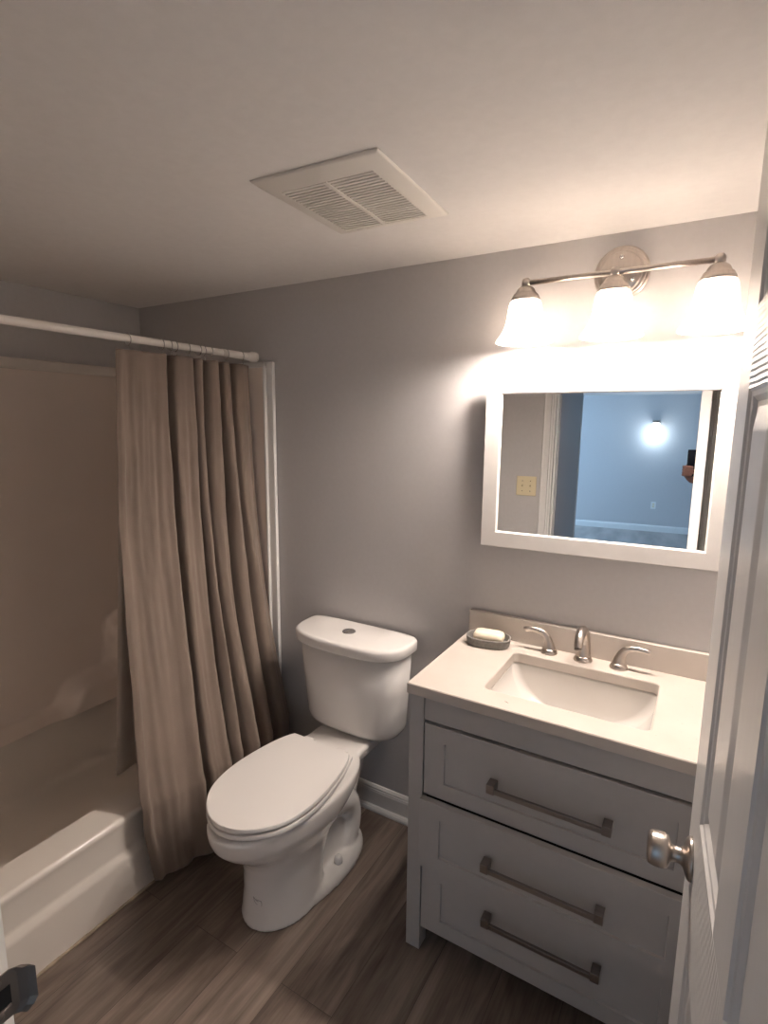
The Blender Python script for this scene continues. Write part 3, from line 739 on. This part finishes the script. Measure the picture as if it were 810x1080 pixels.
# ------------------------------------------------------------------ vanity light
LXc, LZ, LY = -.046, 2.0095, -.120
vl = empty('vanity_light', (LXc, 0, LZ), 'brushed nickel wall light with three frosted bell shades above the mirror', 'wall light')
bm = bmesh.new(); lathe(bm, [(0, -.001), (.074, -.001), (.075, -.006), (.070, -.011), (.067, -.011), (.064, -.015), (.058, -.016), (.055, -.022), (.030, -.026), (0, -.026)], 'Y', (0, 0, .0225), 56)
link('backplate', bm, M['nickel'], vl, smooth=False, bevel=.0008)
for a in (90, 215, 325):
    bm = bmesh.new(); lathe(bm, [(.0, -.024), (.006, -.024), (.0065, -.027), (.004, -.031), (0, -.032)], 'Y', (.040 * math.cos(math.radians(a)), 0, .0225 + .040 * math.sin(math.radians(a))), 16); link('cap_screw', bm, M['chrome'], vl, smooth=True)
bm = bmesh.new(); lathe(bm, [(.013, -.024), (.010, -.04), (.009, -.118)], 'Y', (0, 0, 0), 20); link('arm', bm, M['nickel'], vl, smooth=True)
bm = bmesh.new(); lathe(bm, [(.0076, -.242), (.0076, .242)], 'X', (0, LY, 0), 20); link('bar', bm, M['nickel'], vl, smooth=True)
shade_prof = [(.030, -.045), (.038, -.047), (.0435, -.053), (.047, -.064), (.0495, -.082), (.0515, -.100), (.0555, -.118), (.061, -.133), (.069, -.147), (.077, -.158), (.0815, -.165), (.082, -.169), (.079, -.168)]
inner = [(r - .003, z) for r, z in shade_prof[::-1]]
for dx in (-.242, 0, .242):
    bm = bmesh.new(); lathe(bm, [(.0, .012), (.008, .0130), (.0125, .007), (.0135, .0), (.0125, -.007), (.008, -.012)], 'Z', (dx, LY, 0), 20); link('ball_joint', bm, M['nickel'], vl, smooth=True)
    bm = bmesh.new(); lathe(bm, [(.008, -.008), (.016, -.011), (.023, -.016), (.0275, -.023), (.0285, -.029), (.0335, -.0305), (.0365, -.035), (.037, -.039), (.0395, -.040), (.041, -.045), (.041, -.050), (.038, -.051)], 'Z', (dx, LY, 0), 32); link('socket_cap', bm, M['nickel'], vl, smooth=True)
    bm = bmesh.new(); lathe(bm, shade_prof + inner, 'Z', (dx, LY, 0), 40, cap=False); sh = link('shade', bm, M['shade'], vl, smooth=True)
    bm = bmesh.new(); lathe(bm, [(.0, -.060), (.013, -.062), (.014, -.086), (.020, -.103), (.0285, -.123), (.030, -.138), (.026, -.154), (.015, -.165), (0, -.168)], 'Z', (dx, LY, 0), 24); bl = link('bulb', bm, M['bulb'], sh, smooth=True)

# ------------------------------------------------------------------ ceiling vent
vent = empty('ceiling_vent', (-.582, -.576, H), 'white square louvred exhaust fan cover on the ceiling', 'vent', rz=math.radians(2.6))
bm = bmesh.new()
def rz_(hx, hy, z, cx=0, cy=0): return [Vector((cx - hx, cy - hy, z)), Vector((cx + hx, cy - hy, z)), Vector((cx + hx, cy + hy, z)), Vector((cx - hx, cy + hy, z))]
GX, GY, gcx, gcy = .122, .142, .006, -.002
loft(bm, [rz_(.166, .193, -.0004), rz_(.166, .193, -.003), rz_(.163, .190, -.006), rz_(.157, .184, -.008), rz_(GX + .008, GY + .008, -.0175, gcx, gcy), rz_(GX, GY, -.0185, gcx, gcy), rz_(GX, GY, -.006, gcx, gcy)], True, False)
link('vent_frame', bm, M['grille'], vent, bevel=.001)
link('vent_back', boxes(((gcx - GX, gcy - GY, -.0062), (gcx + GX, gcy + GY, -.005))), M['vent_in'], vent)
bm = bmesh.new(); ns = 21
for i in range(ns):
    y = gcy - GY + (i + .5) * 2 * GY / ns
    v = [(gcx - GX, y - .0038, -.0185), (gcx - GX, y + .0038, -.0185), (gcx - GX, y + .0038, -.0135), (gcx - GX, y - .0038, -.0135)]
    loft(bm, [[Vector(p) for p in v], [Vector((gcx + GX, p[1], p[2])) for p in v]])
box(bm, (gcx - .005, gcy - GY, -.0195), (gcx + .005, gcy + GY, -.008))
link('grille', bm, M['grille'], vent)

# ------------------------------------------------------------------ things seen in the mirror
pl = empty('light_switch', (-.557, YF, 1.270), 'cream two gang switch plate on the wall beside the doorway, seen in the mirror', 'light switch')
link('plate', boxes(((-.0575, 0, -.0575), (.0575, .006, .0575))), M['cream'], pl, bevel=.003, seg=3)
for x in (-.023, .023):
    bm = bmesh.new(); box(bm, (x - .005, .005, -.011), (x + .005, .0068, .011)); link('toggle_slot', bm, M['cream'], pl)
    bm = bmesh.new(); loft(bm, [[Vector((x - .004, .006, -.004)), Vector((x + .004, .006, -.004)), Vector((x + .004, .006, .006)), Vector((x - .004, .006, .006))], [Vector((x - .003, .017, .006)), Vector((x + .003, .017, .006)), Vector((x + .003, .017, .011)), Vector((x - .003, .017, .011))]]); link('toggle', bm, M['cream'], pl)
    for z in (-.030, .030):
        bm = bmesh.new(); lathe(bm, [(.0, .0055), (.003, .0055), (.0028, .0072), (0, .0075)], 'Y', (x, 0, z), 12); link('screw', bm, M['bronze'], pl, smooth=True)
ot = empty('wall_outlet', (.281, HY, .441), 'pale outlet cover low on the far basement wall, seen in the mirror', 'outlet')
link('plate', boxes(((-.038, 0, -.06), (.038, .006, .06))), M['white'], ot, bevel=.002)
for z in (-.02, .02): link('socket', boxes(((-.016, .005, z - .014), (.016, .0075, z + .014))), M['cream'], ot, bevel=.003)
sc_ = empty('hall_sconce', (.217, HY, 1.7485), 'small lit wall sconce on the far basement wall, seen in the mirror', 'sconce')
bm = boxes(((-.055, 0, .0), (.055, .015, .085))); box(bm, (-.055, .014, .045), (.055, .13, .085)); link('bracket', bm, M['nickel'], sc_, bevel=.003)
bm = bmesh.new(); lathe(bm, [(.050, .045), (.062, .0), (.066, -.06), (.066, -.085), (.060, -.085), (.046, .04)], 'Z', (0, .075, 0), 28); link('shade', bm, M['hall_shade'], sc_, smooth=True)
lamp('hall_sconce_light', (.217, HY + .16, 1.60), 3, (.70, .86, 1.0), .06)

# phone and the hand holding it, just behind the lens and beside the doorway
PX, PY, PZ = .322, -1.850, 1.425
ph = empty('smartphone', (PX, PY, PZ), 'dark smartphone held upright in the doorway, seen in the mirror', 'phone')
link('phone_body', boxes(((-.037, -.004, -.076), (.037, .004, .076))), M['phone'], ph, bevel=.004, seg=3)
link('camera_bump', boxes(((.008, .0038, .040), (.030, .0055, .070))), M['phone'], ph, bevel=.0015)
def skin_obj(name, chains, m, parent):
    """chains: lists of (x,y,z,r); swept smooth tubes fused into one body"""
    bm = bmesh.new()
    for ch in chains:
        a, r = tubes_r(ch, 5); tube(bm, a, r, 14)
        for q in (ch[0], ch[-1]):
            mtx = Matrix.Translation(q[:3]); bmesh.ops.create_icosphere(bm, subdivisions=2, radius=q[3], matrix=mtx)
    o = link(name, bm, m, parent)
    md = o.modifiers.new('rm', 'REMESH'); md.mode = 'VOXEL'; md.voxel_size = .0028; md.use_smooth_shade = True
    md = o.modifiers.new('sm', 'SMOOTH'); md.factor = .5; md.iterations = 4
    return o
hand = empty('person', (PX + .02, PY - .10, 1.25), 'hand of a person gripping the dark phone in the doorway, seen in the mirror', 'person')
HO = Vector((PX + .02, PY - .10, 1.25))
def rel(ch): return [(x - HO.x, y - HO.y, z - HO.z, r) for x, y, z, r in ch]
ed = PX - .037
chains = []
for k, (z, ln_) in enumerate(((1.402, .030), (1.386, .036), (1.370, .033), (1.356, .024))):
    chains.append([(ed + .004, PY - .030, z - .004, .0095), (ed - .013, PY - .010, z, .0090), (ed - .008, PY + .012, z + .001, .0084), (ed + .010, PY + .0135, z + .001, .0078), (ed + ln_, PY + .0125, z - .001, .0066)])
chains.append([(ed + .006, PY - .030, 1.372, .013), (ed + .004, PY - .022, 1.398, .0115), (ed + .016, PY - .016, 1.424, .0098), (ed + .026, PY - .0145, 1.446, .0078)])     # thumb on the screen side
for z in (1.395, 1.380, 1.364, 1.352):
    chains.append([(ed + .004, PY - .030, z, .013), (ed + .020, PY - .040, z - .018, .015), (ed + .040, PY - .055, z - .030, .017), (ed + .062, PY - .070, 1.338, .019)])
chains.append([(ed + .060, PY - .070, 1.340, .023), (ed + .095, PY - .10, 1.312, .0245), (ed + .15, PY - .150, 1.27, .029)])
skin_obj('hand', [rel(c) for c in chains], M['skin'], hand)
skin_obj('sleeve', [rel([(ed + .125, PY - .126, 1.29, .036), (ed + .20, PY - .19, 1.22, .043), (ed + .29, PY - .27, 1.14, .049)])], M['sleeve'], hand)
